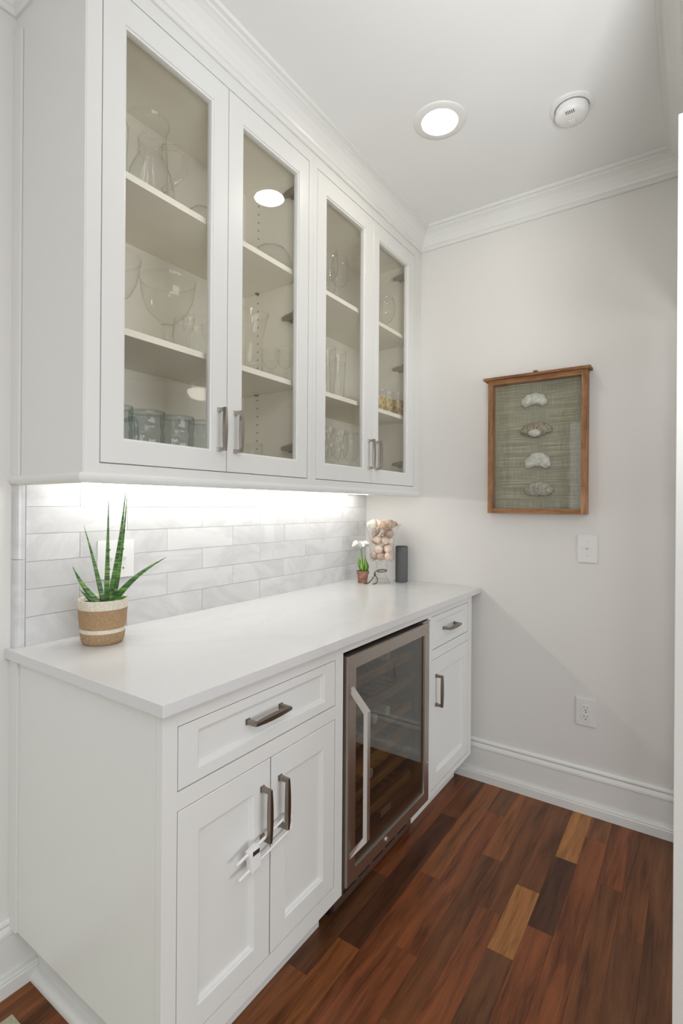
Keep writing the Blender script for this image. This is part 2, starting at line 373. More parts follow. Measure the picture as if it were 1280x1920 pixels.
def pull(parent, x, y, z, vertical, mat, length=.118, proj=.032):
    """squared bar pull: two waisted feet and a bar that swells in the middle"""
    bm = B()
    def P(u, t, n): return (x + n, y + t, z + u) if vertical else (x + n, y + u, z + t)
    for s in (-1, 1):
        c = s * length / 2
        loft(bm, [[P(c - a, -b, n), P(c + a, -b, n), P(c + a, b, n), P(c - a, b, n)] for n, a, b in ((0, .0068, .0068), (.003, .0068, .0068), (.005, .0052, .0052), (proj - .006, .0046, .0046))])
    secs = []
    for k in range(9):
        q = k / 8 * 2 - 1; w = .0046 + .0032 * (1 - q * q); n1 = proj + .002 * (1 - q * q); u = q * (length / 2 + .0055)
        secs.append([P(u, -w, proj - .008), P(u, w, proj - .008), P(u, w * .7, n1), P(u, -w * .7, n1)])
    loft(bm, secs)
    return obj('handle', bm, mat, parent)

# ------------------------------------------------------------------ wall cabinets
ZB, ZT = 1.352, 2.61            # underside of the light rail, top of the box
def wall_cabinet(label, y0, y1, s0, s1, door_specs, hinge_y, left_end, right_end):
    root = thing('wall_cabinet', label, 'cabinet', (0.15, (y0 + y1) / 2, ZB))
    bm = B()                                                             # box: sides, back, top, bottom
    box(bm, WL, XU - .02, y0, y0 + .018, 1.375, ZT); box(bm, WL, XU - .02, y1 - .018, y1, 1.375, ZT)
    box(bm, WL, WL + .012, y0 + .018, y1 - .018, 1.375, ZT); box(bm, WL + .012, XU - .02, y0 + .018, y1 - .018, 1.386, 1.404)
    box(bm, WL + .012, XU - .02, y0 + .018, y1 - .018, 2.556, 2.574)
    obj('cabinet_box', bm, 'cabinet_inside', root)
    bm = B(); a, b = y0, y1                                              # face frame
    box(bm, XU - .02, XU, a, s0, 1.362, ZT, .0008); box(bm, XU - .02, XU, s1, b, 1.362, ZT, .0008)
    box(bm, XU - .02, XU, s0, s1, 1.362, 1.4000, .0006); box(bm, XU - .02, XU, s0, s1, 2.5640, ZT, .0006)
    obj('face_frame', bm, 'cabinet_white', root)
    if left_end:
        bm = B(); box(bm, WL, XU - .0005, y0 - .0035, y0 - .0002, 1.376, ZT); obj('side_panel', bm, 'cabinet_white', root)
        bm = B(); box(bm, WL, .018, y0 - .010, y0 - .004, 1.36, ZT - .05, .001); obj('scribe_strip', bm, 'cabinet_white', root)
    # light rail under the front, a rounded nose
    nose = [(-.02, .024), (.004, .024), (.008, .020), (.0095, .014), (.008, .007), (.003, .001), (-.004, 0), (-.02, 0)]
    bm = B(); ya = y0 - (.008 if left_end else 0)
    loft(bm, [[(XU + d, ya - (d if left_end else 0), ZB + z) for d, z in nose], [(XU + d, y1, ZB + z) for d, z in nose]])
    if left_end:
        loft(bm, [[(WL, y0 - .008 - d, ZB + z) for d, z in nose], [(XU + d, y0 - .008 - d, ZB + z) for d, z in nose]])
    obj('light_rail', bm, 'cabinet_white', root, smooth=True, angle=40)
    for z in (1.7365, 2.1385):
        bm = B(); box(bm, WL + .012, .285, y0 + .019, y1 - .019, z, z + .018, .0008); obj('shelf', bm, 'cabinet_inside', root)
    bm = B()
    for hx in (.062, .257):
        for z in [1.46 + .032 * k for k in range(33)]:
            for yy, sg in ((y0 + .0181, 1), (y1 - .0181, -1)):
                box(bm, hx - .0024, hx + .0024, yy - .0003, yy + .0003, z - .0024, z + .0024)
    o = obj('pin_hole', bm, 'dark_plastic', root); o['kind'] = 'stuff'
    for z in (1.7365, 2.1385):
        for hx in (.062, .257): bm = B(); box(bm, hx - .006, hx + .006, y1 - .030, y1 - .018, z - .004, z); obj('shelf_support', bm, 'hinge_metal', root)
    for (d0, d1, g0, g1, hy, side) in door_specs:
        bm = B(); e = .001; io = g0 - d0
        z0, z1 = 1.4025, 2.5615
        L = [[(XU - .021, d0, z0), (XU - .021, d1, z0), (XU - .021, d1, z1), (XU - .021, d0, z1)]]
        for a0, a1, b0, b1, x in ((d0, d1, z0, z1, XU - e), (d0 + e, d1 - e, z0 + e, z1 - e, XU), (g0 - .006, g1 + .006, 1.466 - .006, 2.486 + .006, XU), (g0 - .005, g1 + .005, 1.461, 2.491, XU - .003), (g0, g1, 1.466, 2.486, XU - .0045)):
            L.append([(x, a0, b0), (x, a1, b0), (x, a1, b1), (x, a0, b1)])
        L.append([(XU - .021, g0, 1.466), (XU - .021, g1, 1.466), (XU - .021, g1, 2.486), (XU - .021, g0, 2.486)])
        rw = loft(bm, L, cap=False)
        for i in range(4): bm.faces.new((rw[-1][i], rw[-1][(i + 1) % 4], rw[0][(i + 1) % 4], rw[0][i]))
        d = obj('door', bm, 'cabinet_white', root)
        bm = B(); box(bm, XU - .0165, XU - .0125, g0 - .0, g1 + .0, 1.466, 2.486); obj('glass_pane', bm, 'pane_glass', d)
        pull(d, XU, hy, 1.526, True, 'nickel_pale')
        for z in (1.515, 2.003, 2.468):
            bm = B(); yh = d1 if side > 0 else d0; s = side
            q = lambda y: yh + s * y
            # plate on the cabinet side, arm and cup arm of a concealed hinge
            ys = sorted((q(.012), q(-.004))); box(bm, .235, .296, ys[0], ys[1], z - .016, z + .016, .002)
            loft(bm, [[(xx, q(-.002), z - h), (xx, q(-.002) - s * w, z - h), (xx, q(-.002) - s * w, z + h), (xx, q(-.002), z + h)] for xx, h, w in ((.205, .006, .010), (.225, .010, .014), (.262, .013, .018), (.296, .018, .045))])
            obj('hinge', bm, 'hinge_metal', root)
    return root
wc1 = wall_cabinet('white glass-door wall cabinet on the left, pitcher and mugs behind its panes', .0215, .8815, .0587, .8565,
    [(.0612, .4610, .1245, .3985, .4300, -1), (.4635, .8540, .5270, .7950, .4960, 1)], None, True, False)
wc2 = wall_cabinet('white glass-door wall cabinet on the right, meeting the grey end wall', .8820, YE, .9040, 1.7170,
    [(.9065, 1.3125, .9700, 1.2400, 1.2830, -1), (1.3150, 1.7145, 1.3700, 1.6430, 1.3440, 1)], None, False, True)
bm = B()
box(bm, .082, .106, .08, 1.66, 1.3680, 1.3780, .001)
ls = tag(obj('light_strip', bm, 'white_plastic', origin=(.094, .87, 1.37)), 'slim glowing light strip under the wall cabinets', 'lamp')
bm = B(); dm = [(.094 + .0075 * math.cos(PI * i / 8), 1.3675 - .0075 * math.sin(PI * i / 8)) for i in range(9)]
loft(bm, [[(x, yy, z) for x, z in dm] for yy in (.09, 1.65)]); obj('diffuser', bm, 'led', ls)

# ------------------------------------------------------------------ base cabinets
def base_front(root, y0, y1, b0, b1, zd0, zd1, zr, ztop, doors, drawer, dst):
    """face frame from y0 to y1 with an opening b0..b1: drawer above, doors below"""
    bm = B(); g = .0022
    box(bm, XF - .02, XF, y0, b0, .130, CB, .0008); box(bm, XF - .02, XF, b1, y1, .130, CB, .0008)
    box(bm, XF - .02, XF, b0, b1, ztop, CB, .0006); box(bm, XF - .02, XF, b0, b1, zd1, zr, .0006); box(bm, XF - .02, XF, b0, b1, .130, zd0, .0006)
    obj('face_frame', bm, 'cabinet_white', root)
    bm = B(); shaker(bm, b0 + g, b1 - g, zr + g, ztop - g, XF, dst, .036, .032); dr = obj('drawer', bm, 'cabinet_white', root)
    pull(dr, XF - .0105, (b0 + b1) / 2 - .012 if dst > .055 else (b0 + b1) / 2 - .002, .785, False, 'nickel', .118, .036)
    n = len(doors)
    for (d0, d1, hy) in doors:
        bm = B(); shaker(bm, d0 + g, d1 - g, zd0 + g, zd1 - g, XF, .0640 if n == 2 else .062, .062, .073); d = obj('door', bm, 'cabinet_white', root)
        pull(d, XF, hy, .550, True, 'nickel')
bc = thing('base_cabinet', 'large white base cabinet on the left, one wide drawer over two doors', 'cabinet', (.3, .33, 0))
bm = B(); box(bm, WL, XF - .0202, .018, .036, .164, CB); obj('side_panel', bm, 'cabinet_white', bc)
bm = B(); box(bm, WL, .018, .012, .018, .164, CB, .001); obj('scribe_strip', bm, 'cabinet_white', bc)
bm = B(); box(bm, WL, .54, .078, .652, 0, .164); obj('plinth', bm, 'cabinet_white', bc)
bm = B(); sh = [(0, 0), (.022, 0), (.022, .006), (.019, .014), (.012, .020), (.004, .022), (0, .022)]
loft(bm, [[(WL + .03, .078 - d, z) for d, z in sh], [(.54, .078 - d, z) for d, z in sh]]); obj('shoe_moulding', bm, 'trim_white', bc, smooth=True, angle=40)
bm = B(); box(bm, WL, XF - .02, .036, .655, .164, .180); box(bm, WL, XF - .021, .637, .655, .130, CB); box(bm, WL, WL + .01, .036, .637, .18, CB); obj('carcass', bm, 'cabinet_inside', bc)
base_front(bc, .018, .655, .0545, .6155, .1785, .6740, .7130, .8480, [(.0545, .3370, .3050), (.3370, .6155, .3700)], True, .0600)
bm = B(); box(bm, XF - .02, XF, .655, 1.2557, .8586, CB, .0006); struct('trim_8', bm, 'cabinet_white')
sc = thing('base_cabinet', 'narrow white base cabinet beside the wine cooler, one drawer over one door', 'cabinet', (.3, 1.5, 0))
bm = B(); box(bm, WL, XF - .021, 1.2557, 1.2737, .130, CB); box(bm, WL, XF - .021, 1.718, 1.736, .130, CB); box(bm, WL, XF - .021, 1.2737, 1.718, .13, .148); box(bm, WL, WL + .01, 1.2737, 1.718, .148, CB)
obj('carcass', bm, 'cabinet_white', sc)
bm = B(); box(bm, WL, .54, 1.27, 1.736, 0, .13); obj('plinth', bm, 'cabinet_white', sc)
bm = B(); box(bm, XF - .06, XF - .04, 1.736, YE - .0005, .19, CB); obj('filler_strip', bm, 'cabinet_white', sc)
base_front(sc, 1.2557, 1.7380, 1.2870, 1.6880, .1530, .6800, .7200, .8570, [(1.2870, 1.6880, 1.3310)], True, .048)
bm = B(); box(bm, WL, .6477, 0, YE, CB, CT, .0022)
tag(obj('worktop', bm, 'quartz', origin=(.31, .9, CB)), 'long white stone worktop running over the base cabinets', 'countertop')

# ------------------------------------------------------------------ wine cooler
wc = thing('wine_cooler', 'stainless wine cooler with a dark glass door between the base cabinets', 'wine cooler', (.33, .955, 0))
y0, y1, xd = .665, 1.240, .636
bm = B()
box(bm, .03, .585, y0, y0 + .03, .10, .835); box(bm, .03, .585, y1 - .03, y1, .10, .835); box(bm, .03, .05, y0 + .03, y1 - .03, .10, .835)
box(bm, .05, .585, y0 + .03, y1 - .03, .805, .835); box(bm, .05, .585, y0 + .03, y1 - .03, .10, .185)
obj('cabinet_shell', bm, 'cooler_liner', wc)
bm = B(); fw = .042
L = [[(xd - .042, a, c), (xd - .042, b, c), (xd - .042, b, d), (xd - .042, a, d)] for a, b, c, d in ((y0, y1, .148, .846),)]
for ins, dx in ((0, -.003), (.003, 0), (fw, 0), (fw + .001, -.006)):
    L.append([(xd + dx, y0 + ins, .148 + ins), (xd + dx, y1 - ins, .148 + ins), (xd + dx, y1 - ins, .846 - ins), (xd + dx, y0 + ins, .846 - ins)])
L.append([(xd - .042, y0 + fw + .001, .148 + fw + .001), (xd - .042, y1 - fw - .001, .149 + fw), (xd - .042, y1 - fw - .001, .845 - fw), (xd - .042, y0 + fw + .001, .845 - fw)])
rw = loft(bm, L, cap=False)
for i in range(4): bm.faces.new((rw[-1][i], rw[-1][(i + 1) % 4], rw[0][(i + 1) % 4], rw[0][i]))
cd = obj('door', bm, 'steel', wc)
bm = B(); box(bm, xd - .012, xd - .007, y0 + fw, y1 - fw, .148 + fw, .846 - fw); obj('glass_pane', bm, 'cooler_glass', cd)
bm = B()                                                                   # bent bar handle
yh = y0 + .020
path = [(xd - .001, yh, .742), (xd + .046, yh + .012, .680), (xd + .046, yh + .012, .300), (xd - .001, yh, .238)]
loops = []
for i, p in enumerate(path):
    n = [(0, .010), (.007, .004), (.007, -.004), (0, -.010)][i]
    loops.append([(p[0] + n[0], p[1] - .008, p[2] + n[1]), (p[0] + n[0], p[1] + .008, p[2] + n[1]), (p[0] - n[0], p[1] + .008, p[2] - n[1]), (p[0] - n[0], p[1] - .008, p[2] - n[1])])
loft(bm, loops); obj('handle', bm, 'polished_steel', cd)
bm = B(); box(bm, xd, xd + .0015, .93, 1.00, .200, .222); obj('badge', bm, 'polished_steel', cd) if False else bm.free()
bm = B(); box(bm, .5925, .594, .94, 1.01, .212, .236, .0005); obj('badge', bm, 'polished_steel', wc)
bm = B(); tube(bm, [(xd - .001, .905, .170), (xd + .004, .905, .170)], .009, 16); obj('lock', bm, 'polished_steel', cd)
bm = B(); box(bm, .548, .56, .705, 1.238, .018, .136, .001); gr = obj('kick_plate', bm, 'steel', wc)
for k in range(5): bm = B(); box(bm, .5595, .5606, .757 + k * .092, .828 + k * .092, .042, .052); obj('vent_slot', bm, 'black', gr)
bm = B(); box(bm, .40, .548, .70, 1.238, .004, .0999); obj('base_box', bm, 'black', wc)
for z in (.30, .82):
    bm = B(); tube(bm, [(xd, y1 - .012, z), (xd + .0015, y1 - .012, z)], .004, 10); obj('screw_cap', bm, 'polished_steel', cd)
bm = B(); box(bm, .56, .632, 1.19, 1.252, .8465, .853, .001); obj('hinge', bm, 'steel', wc)
RZ = [.245, .335, .425, .515, .615, .715]
for z in RZ:
    bm = B()
    for k in range(11): box(bm, .09, .555, .712 + k * .046, .722 + k * .046, z - .004, z + .002)
    for xx in (.12, .33, .52): box(bm, xx, xx + .012, y0 + .031, y1 - .031, z - .010, z - .004)
    rk = obj('rack', bm, 'rack_wood', wc)
    bm = B(); box(bm, .556, .574, y0 + .034, y1 - .034, z - .014, z + .018, .001); obj('rack_front', bm, 'rack_wood', rk)
bm = B()
for k in range(40): box(bm, .586, .5905, .72 + k * .012, .726 + k * .012, .150, .182)
obj('bottom_grille', bm, 'dark_plastic', wc)
def bottle(y, z, cap, label, x=.573):
    root = thing('wine_bottle', label, 'bottle', (x - .15, y, z), 'wine bottles lying in the cooler')
    R_ = .037
    prof = [(0, .28), (.02, .284), (.036, .279), (R_, .27), (R_, .10), (.034, .08), (.020, .062), (.0150, .05), (.0148, .004), (.0165, .003), (.0165, 0), (0, 0)]
    def rot(bm):
        for v in bm.verts: v.co = Vector((x - v.co.z, y + v.co.x, z + R_ + .0025 + v.co.y))
    bm = B(); lathe(bm, prof, seg=20); rot(bm); obj('glass_body', bm, 'bottle_glass', root, smooth=True)
    bm = B(); lathe(bm, [(0, -.0008), (.0168, -.0008), (.0172, .002), (.0172, .012), (.0162, .014), (.0158, .055)], seg=20); rot(bm); obj('capsule', bm, cap, root, smooth=True, angle=50)
    bm = B(); lathe(bm, [(R_ + .0004, .13), (R_ + .0004, .23)], seg=20); rot(bm); obj('paper_label', bm, 'label_paper', root, smooth=True)
for (y, k, cap, lb) in [(.76, 5, 'capsule_dark', 'dark capped wine bottle on the top rack, nearest the handle'), (1.02, 5, 'capsule_gold', 'gold capped wine bottle on the top rack of the cooler'),
                        (.745, 4, 'capsule_silver', 'silver capped wine bottle on the second rack beside the handle'), (.84, 3, 'capsule_dark', 'dark capped wine bottle on the third rack, leftmost of three'),
                        (.93, 3, 'capsule_silver', 'silver capped wine bottle on the third rack, middle of three'), (1.02, 3, 'capsule_silver', 'silver capped wine bottle on the third rack, rightmost of three'),
                        (.90, 1, 'capsule_silver', 'silver capped wine bottle on the fifth rack of the cooler'), (.742, 0, 'capsule_silver', 'silver capped wine bottle on the lowest rack beside the handle')]:
    bottle(y, RZ[k] + .002, cap, lb)

# sliding child lock round the two lower pulls
cl = thing('cabinet_lock', 'white sliding safety lock looped through the two lower door pulls', 'lock', (.64, .3, .49))
bm = B(); xx = .640
pts = [(xx, .205, .484), (xx, .372, .512), (xx, .390, .508), (xx, .398, .492), (xx, .392, .476), (xx, .376, .470), (xx, .212, .4445)]
tube(bm, [pts[0]] + spline(pts[1:6], 4) + [pts[6]], .0036, 10); obj('loop_rod', bm, 'white_plastic', cl, smooth=True, angle=60)
bm = B(); ang = math.atan2(.028, .167)
box(bm, xx - .008, xx + .009, -.017, .017, -.033, .023, .005)
for v in bm.verts: y, z = v.co.y, v.co.z; v.co.y = .258 + y * math.cos(ang) - z * math.sin(ang); v.co.z = .476 + y * math.sin(ang) + z * math.cos(ang)
obj('slider', bm, 'white_plastic', cl)
bm = B(); box(bm, xx + .008, xx + .0100, .248, .270, .484, .494, .001); obj('release_button', bm, 'dark_plastic', cl)

# ------------------------------------------------------------------ ceiling fittings
LX, LY = .722, 1.107
t_ = thing('recessed_light', 'lit round recessed downlight with a white trim ring in the ceiling', 'lamp', (LX, LY, ZC))
bm = B(); lathe(bm, [(.094, 0), (.0935, -.003), (.091, -.005), (.068, -.0065), (.0648, -.0065), (.0648, .002)], (LX, LY, ZC), 48); obj('trim_ring', bm, 'trim_white', t_, smooth=True, angle=60)
bm = B(); disc(bm, (LX, LY, ZC - .005), .0648, seg=48); obj('lens', bm, 'lamp_lens', t_)
DX, DY = 1.130, 1.303
d_ = thing('smoke_detector', 'round white smoke detector on the ceiling near the right corner', 'smoke detector', (DX, DY, ZC))
bm = B(); lathe(bm, [(.071, 0), (.071, -.005), (.067, -.008), (.056, -.008)], (DX, DY, ZC), 48); obj('base_ring', bm, 'plate_white', d_, smooth=True, angle=50)
bm = B(); lathe(bm, [(.0535, -.010), (.054, -.014), (.054, -.030), (.050, -.038), (.040, -.043), (0, -.045)], (DX, DY, ZC), 48); db = obj('cover', bm, 'plate_white', d_, smooth=True, angle=50)
bm = B(); lathe(bm, [(.0515, -.008), (.0515, -.012)], (DX, DY, ZC), 48); obj('shadow_gap', bm, 'dark_plastic', d_)
bm = B()
for k in range(5): box(bm, DX - .012 + k * .006, DX - .0095 + k * .006, DY - .044, DY - .030, ZC - .0435, ZC - .0415)
obj('vent_slit', bm, 'dark_plastic', db)
bm = B(); box(bm, DX - .012, DX + .012, DY + .002, DY + .020, ZC - .0465, ZC - .044, .002); obj('test_button', bm, 'plate_white', db)

# ------------------------------------------------------------------ wall plates
def toggle(parent, c, nrm):
    x, y, z = c
    bm = B()
    if nrm == 'Y':
        box(bm, x - .005, x + .005, y - .001, y, z - .012, z + .012); loft(bm, [[(x - a, y - d, z - b + o), (x + a, y - d, z - b + o), (x + a, y - d, z + b + o), (x - a, y - d, z + b + o)] for d, a, b, o in ((0, .0045, .006, 0), (.006, .004, .005, .004), (.013, .0034, .0034, .009))])
    else:
        box(bm, x, x + .001, y - .005, y + .005, z - .012, z + .012); loft(bm, [[(x + d, y - a, z - b + o), (x + d, y + a, z - b + o), (x + d, y + a, z + b + o), (x + d, y - a, z + b + o)] for d, a, b, o in ((0, .0045, .006, 0), (.006, .004, .005, .004), (.013, .0034, .0034, .009))])
    return obj('toggle', bm, 'white_plastic', parent)
sw = thing('light_switch', 'single white toggle switch plate on the end wall', 'switch', (1.1145, YE, 1.125))
bm = B(); box(bm, 1.0755, 1.1535, YE - .006, YE, 1.0655, 1.1845, .0025); obj('plate', bm, 'plate_white', sw)
toggle(sw, (1.1145, YE - .006, 1.125), 'Y')
for z in (1.095, 1.155):
    bm = B(); disc(bm, (1.1145, YE - .0064, z), .003, 'Y', 10); obj('screw', bm, 'nickel_pale', sw)
ol = thing('wall_outlet', 'white duplex power outlet low on the end wall', 'outlet', (1.1125, YE, .424))
bm = B(); box(bm, 1.0740, 1.1510, YE - .006, YE, .366, .4825, .0025); obj('plate', bm, 'plate_white', ol)
for z in (.4045, .4435):
    bm = B(); vs = []
    for i in range(24):
        a = 2 * PI * i / 24; vs.append((1.1125 + .0172 * math.cos(a), max(-.0135, min(.0135, .0172 * math.sin(a)))))
    loft(bm, [[(x, YE - .006, z + h) for x, h in vs], [(x, YE - .0085, z + h) for x, h in vs]]); so = obj('socket', bm, 'plate_white', ol)
    bm = B(); box(bm, 1.1055, 1.1071, YE - .0088, YE - .008, z - .001, z + .008); box(bm, 1.1180, 1.1196, YE - .0088, YE - .008, z, z + .007); box(bm, 1.1105, 1.1145, YE - .0088, YE - .008, z - .0105, z - .0065)
    obj('slots', bm, 'black', so)
bm = B(); disc(bm, (1.1125, YE - .0064, .424), .0025, 'Y', 10); obj('screw', bm, 'nickel_pale', ol)
s2 = thing('light_switch', 'double white switch plate on the marble tiles behind the snake plant', 'switch', (0, .30, 1.13))
bm = B(); box(bm, 0, .006, .240, .362, 1.072, 1.190, .0025); obj('plate', bm, 'plate_white', s2)
toggle(s2, (.006, .278, 1.131), 'X'); toggle(s2, (.006, .324, 1.131), 'X')
for yy in (.278, .324):
    for z in (1.101, 1.161):
        bm = B(); disc(bm, (.0064, yy, z), .003, 'X', 10); obj('screw', bm, 'nickel_pale', s2)

# ------------------------------------------------------------------ shadow box picture
px0, px1, pz0, pz1, py = .696, 1.117, 1.273, 1.886, 1.735
p = thing('shadow_box', 'wooden shadow box with four coral pieces hanging on the end wall', 'picture', (.905, YE, pz0))
fw = .022
for a, b in ((px0, px0 + fw), (px1 - fw, px1)):
    bm = B(); box(bm, a, b, py, YE, pz0, pz1, .001); obj('frame_side', bm, 'frame_wood', p)
for a, b in ((pz0, pz0 + fw), (pz1 - fw, pz1)):
    bm = B(); box(bm, px0 + fw, px1 - fw, py, YE, a, b, .001); obj('frame_rail', bm, 'frame_wood_across', p)
bm = B(); box(bm, px0 - .020, px1 + .014, py - .012, YE, pz1, pz1 + .012, .002); obj('top_ledge', bm, 'frame_wood_across', p)
bm = B(); box(bm, px0 + fw, px1 - fw, YE - .012, YE - .004, pz0 + fw, pz1 - fw); obj('backing_cloth', bm, 'grasscloth', p)
bm = B(); box(bm, px0 + fw, px1 - fw, py + .004, py + .006, pz0 + fw, pz1 - fw); obj('glass_pane', bm, 'picture_glass', p)
bm = B(); lathe(bm, [(.004, 0), (.004, .003), (.010, .006), (.011, .009), (.008, .012), (0, .013)], (.905, py + .012, pz1 + .012), 16); obj('knob', bm, 'nickel', p, smooth=True)
def coral(cx_, cz, w, h, arch, mat, seed, notch):
    """a fan-shaped piece: lumpy arched outline, domed front"""
    rn = random.Random(seed); bm = B(); N = 40; out = []
    for i in range(N):
        a = 2 * PI * i / N; x = math.cos(a); z = math.sin(a)
        if z > 0: r = 1 + .035 * math.sin(9 * a + seed) + .02 * rn.uniform(-1, 1); out.append((x * w * r, z * h * r))
        else: out.append((x * w * (1 + .02 * rn.uniform(-1, 1)), z * h * arch + notch * h * max(0, 1 - (x / .62) ** 2) + .02 * h * rn.uniform(-1, 1)))
    yb = YE - .0125
    loops = []
    for s, d in ((.93, 0), (1.0, .006), (.95, .013), (.75, .020), (.45, .023), (.15, .024)):
        loops.append([(cx_ + x * s, yb - d - (.0012 * rn.uniform(-1, 1) if d else 0), cz + (z - .25 * h) * s + .25 * h) for x, z in out])
    loft(bm, loops); return bm
obj('coral_piece', coral(.893, 1.772, .057, .044, .55, 'c', 1, .38), 'coral_white', p, smooth=True)
cp = obj('coral_piece', coral(.902, 1.640, .069, .044, .35, 'c', 5, -.25), 'coral_brown', p, smooth=True); cp['label'] = 'brown fan-shaped coral piece with a white base'
cp['label'] = 'brown speckled fan-shaped coral piece'
bm = B(); bmesh.ops.create_uvsphere(bm, u_segments=16, v_segments=10, radius=1)
for v in bm.verts: v.co = Vector((.900 + v.co.x * .027, YE - .034 + v.co.y * .012, 1.634 + v.co.z * .017))
obj('base_lump', bm, 'coral_white', cp, smooth=True)
obj('coral_piece', coral(.910, 1.492, .056, .056, .42, 'c', 9, .30), 'coral_white', p, smooth=True)
cp = obj('coral_piece', coral(.916, 1.374, .061, .042, .62, 'c', 13, .10), 'coral_grey', p, smooth=True); cp['label'] = 'grey brown coral piece with a pale rim'

# ------------------------------------------------------------------ snake plant
cx0, cy0 = .120, .190
pot = thing('snake_plant', 'spiky snake plant in a striped jute basket pot on the worktop', 'plant', (cx0, cy0, CT))
def band(name, z0, z1, mat):
    bm = B(); pr = []
    n = max(3, int((z1 - z0) / .0018))
    for i in range(n + 1):
        q = i / n; z = z0 + (z1 - z0) * q
        r = .0535 + .0115 * min(1, z / .118) ** .8 - (.006 * (1 - z / .012) ** 2 if z < .012 else 0)
        pr.append((r + (.0013 if i % 3 == 1 else 0), z))
    if z1 > .12: pr += [(pr[-1][0] - .002, z1 + .002), (pr[-1][0] - .006, z1), (pr[-1][0] - .0065, .102)]
    if z0 == 0: pr = [(0, 0)] + pr
    lathe(bm, pr, (cx0, cy0, CT), 48, lambda u, z: .012 * math.sin(2 * PI * u * 2 + 1)); return obj(name, bm, mat, pot, smooth=True)
band('basket', 0, .033, 'jute'); band('basket_stripe', .033, .044, 'cotton_rope'); band('basket', .044, .098, 'jute'); band('basket_rim', .098, .122, 'cotton_rope')
bm = B(); lathe(bm, [(.059, .112), (.03, .114), (0, .115)], (cx0, cy0, CT), 24); obj('soil', bm, 'soil', pot)
def blade(base, tip, w, bend, depth=0.0, twist=0.0):
    bm = B(); b = Vector(base); e = Vector(tip); d = e - b; L_ = d.length
    side = d.cross(F).normalized(); out = side.cross(d).normalized(); loops = []
    for i in range(13):
        q = i / 12; c = b + d * q + side * bend * math.sin(PI * q) * L_ + out * depth * q * q
        ww = w * (0.8 + q if q < .2 else 1 - ((q - .2) / .8) ** 1.1) + .0003
        s2 = (side * math.cos(twist) + out * math.sin(twist)); o2 = (out * math.cos(twist) - side * math.sin(twist))
        tk = .0022 * (1 - q) + .0004
        loops.append([c + s2 * ww + o2 * ww * .45, c + o2 * tk * .2 + s2 * ww * .4, c - o2 * tk, c + o2 * tk * .2 - s2 * ww * .4, c - s2 * ww + o2 * ww * .45, c + o2 * (ww * .12 + tk)])
    loft(bm, loops); return obj('leaf', bm, 'snake_leaf', pot, smooth=True, angle=60)
K = 1.445 / 962.6
def pp(u, v, dep=0.0): return Vector((cx0, cy0, CT)) + R * ((u - 190) * K) + U * ((1203 - v) * K) + F * dep
for (bu, tu, tv, w, bend, dep, tw) in [(192, 193, 936, .0085, .0, .02, .2), (200, 227, 918, .0080, -.012, .015, -.2), (209, 237, 922, .0072, -.012, -.01, .3), (187, 146, 985, .0075, -.01, .02, .1), (184, 139, 1060, .0095, .05, -.02, -.1),
                                     (204, 312, 1042, .0095, .06, -.015, .2), (180, 155, 1100, .006, .02, -.03, 0), (176, 155, 1107, .006, -.03, -.02, 0), (208, 245, 1113, .007, .05, -.03, 0), (205, 221, 1074, .006, .02, -.03, .1)]:
    blade(pp(bu, 1132, dep * .4), pp(tu, tv, dep), w, bend, 0, tw)

# ------------------------------------------------------------------ potted white flower
fx, fy = .112, 1.577
fp = thing('potted_flower', 'small terracotta pot with one white flower beside the shell vase', 'plant', (fx, fy, CT))
bm = B(); lathe(bm, [(0, 0), (.022, 0), (.0235, .003), (.0275, .045), (.0315, .045), (.0325, .061), (.0295, .061), (.028, .052), (0, .052)], (fx, fy, CT), 28); obj('pot', bm, 'terracotta', fp, smooth=True, angle=40)
K2 = 2.585 / 962.6
def fpnt(u, v, dep=0.0): return Vector((fx, fy, CT)) + R * ((u - 672) * K2) + U * ((1093 - v) * K2) + F * dep
def petal(base, mid, tip, w, mat, parent, name, curl=.3):
    bm = B(); P_ = spline([base, mid, tip], 5); loops = []
    for i, c in enumerate(P_):
        q = i / (len(P_) - 1); d = (P_[min(i + 1, len(P_) - 1)] - P_[max(i - 1, 0)]).normalized()
        s = d.cross(F); s = s.normalized() if s.length > .05 else R; o = s.cross(d)
        ww = w * math.sin(PI * min(1, .12 + .86 * q)) + .0004
        loops.append([c + s * ww + o * ww * curl, c - o * .0008, c - s * ww + o * ww * curl, c + o * (.0008 + ww * curl * .3)])
    loft(bm, loops); return obj(name, bm, mat, parent, smooth=True)
for (u0, um, vm, u1, v1, w, dep) in [(671, 667, 1060, 663, 1044, .010, -.012), (673, 670, 1065, 669, 1048, .012, -.02), (676, 678, 1062, 676, 1042, .009, 0), (674, 681, 1065, 678, 1050, .008, .01)]:
    petal(fpnt(u0, 1072, dep * .5), fpnt(um, vm, dep), fpnt(u1, v1, dep), w, 'leaf_lime', fp, 'leaf', .5)
bm = B(); tube(bm, spline([fpnt(673, 1072), fpnt(671, 1050), fpnt(669, 1030)], 5), .0035, 8); obj('stem', bm, 'stem_green', fp, smooth=True)
hc = fpnt(668, 1027)
for i in range(8):
    a = 2 * PI * i / 8 + .3; dirv = R * math.cos(a) + F * math.sin(a) * .9
    up = .9 if i % 2 else .45
    petal(hc, hc + dirv * .026 + U * (.012 + .010 * up), hc + dirv * .047 + U * (-.010 + .036 * up), .015, 'white_petal', fp, 'petal', .25)
for i in range(3):
    a = 2 * PI * i / 3; dirv = R * math.cos(a) + F * math.sin(a)
    petal(hc, hc + dirv * .008 + U * .018, hc + dirv * .020 + U * .032, .010, 'white_petal', fp, 'petal', .3)

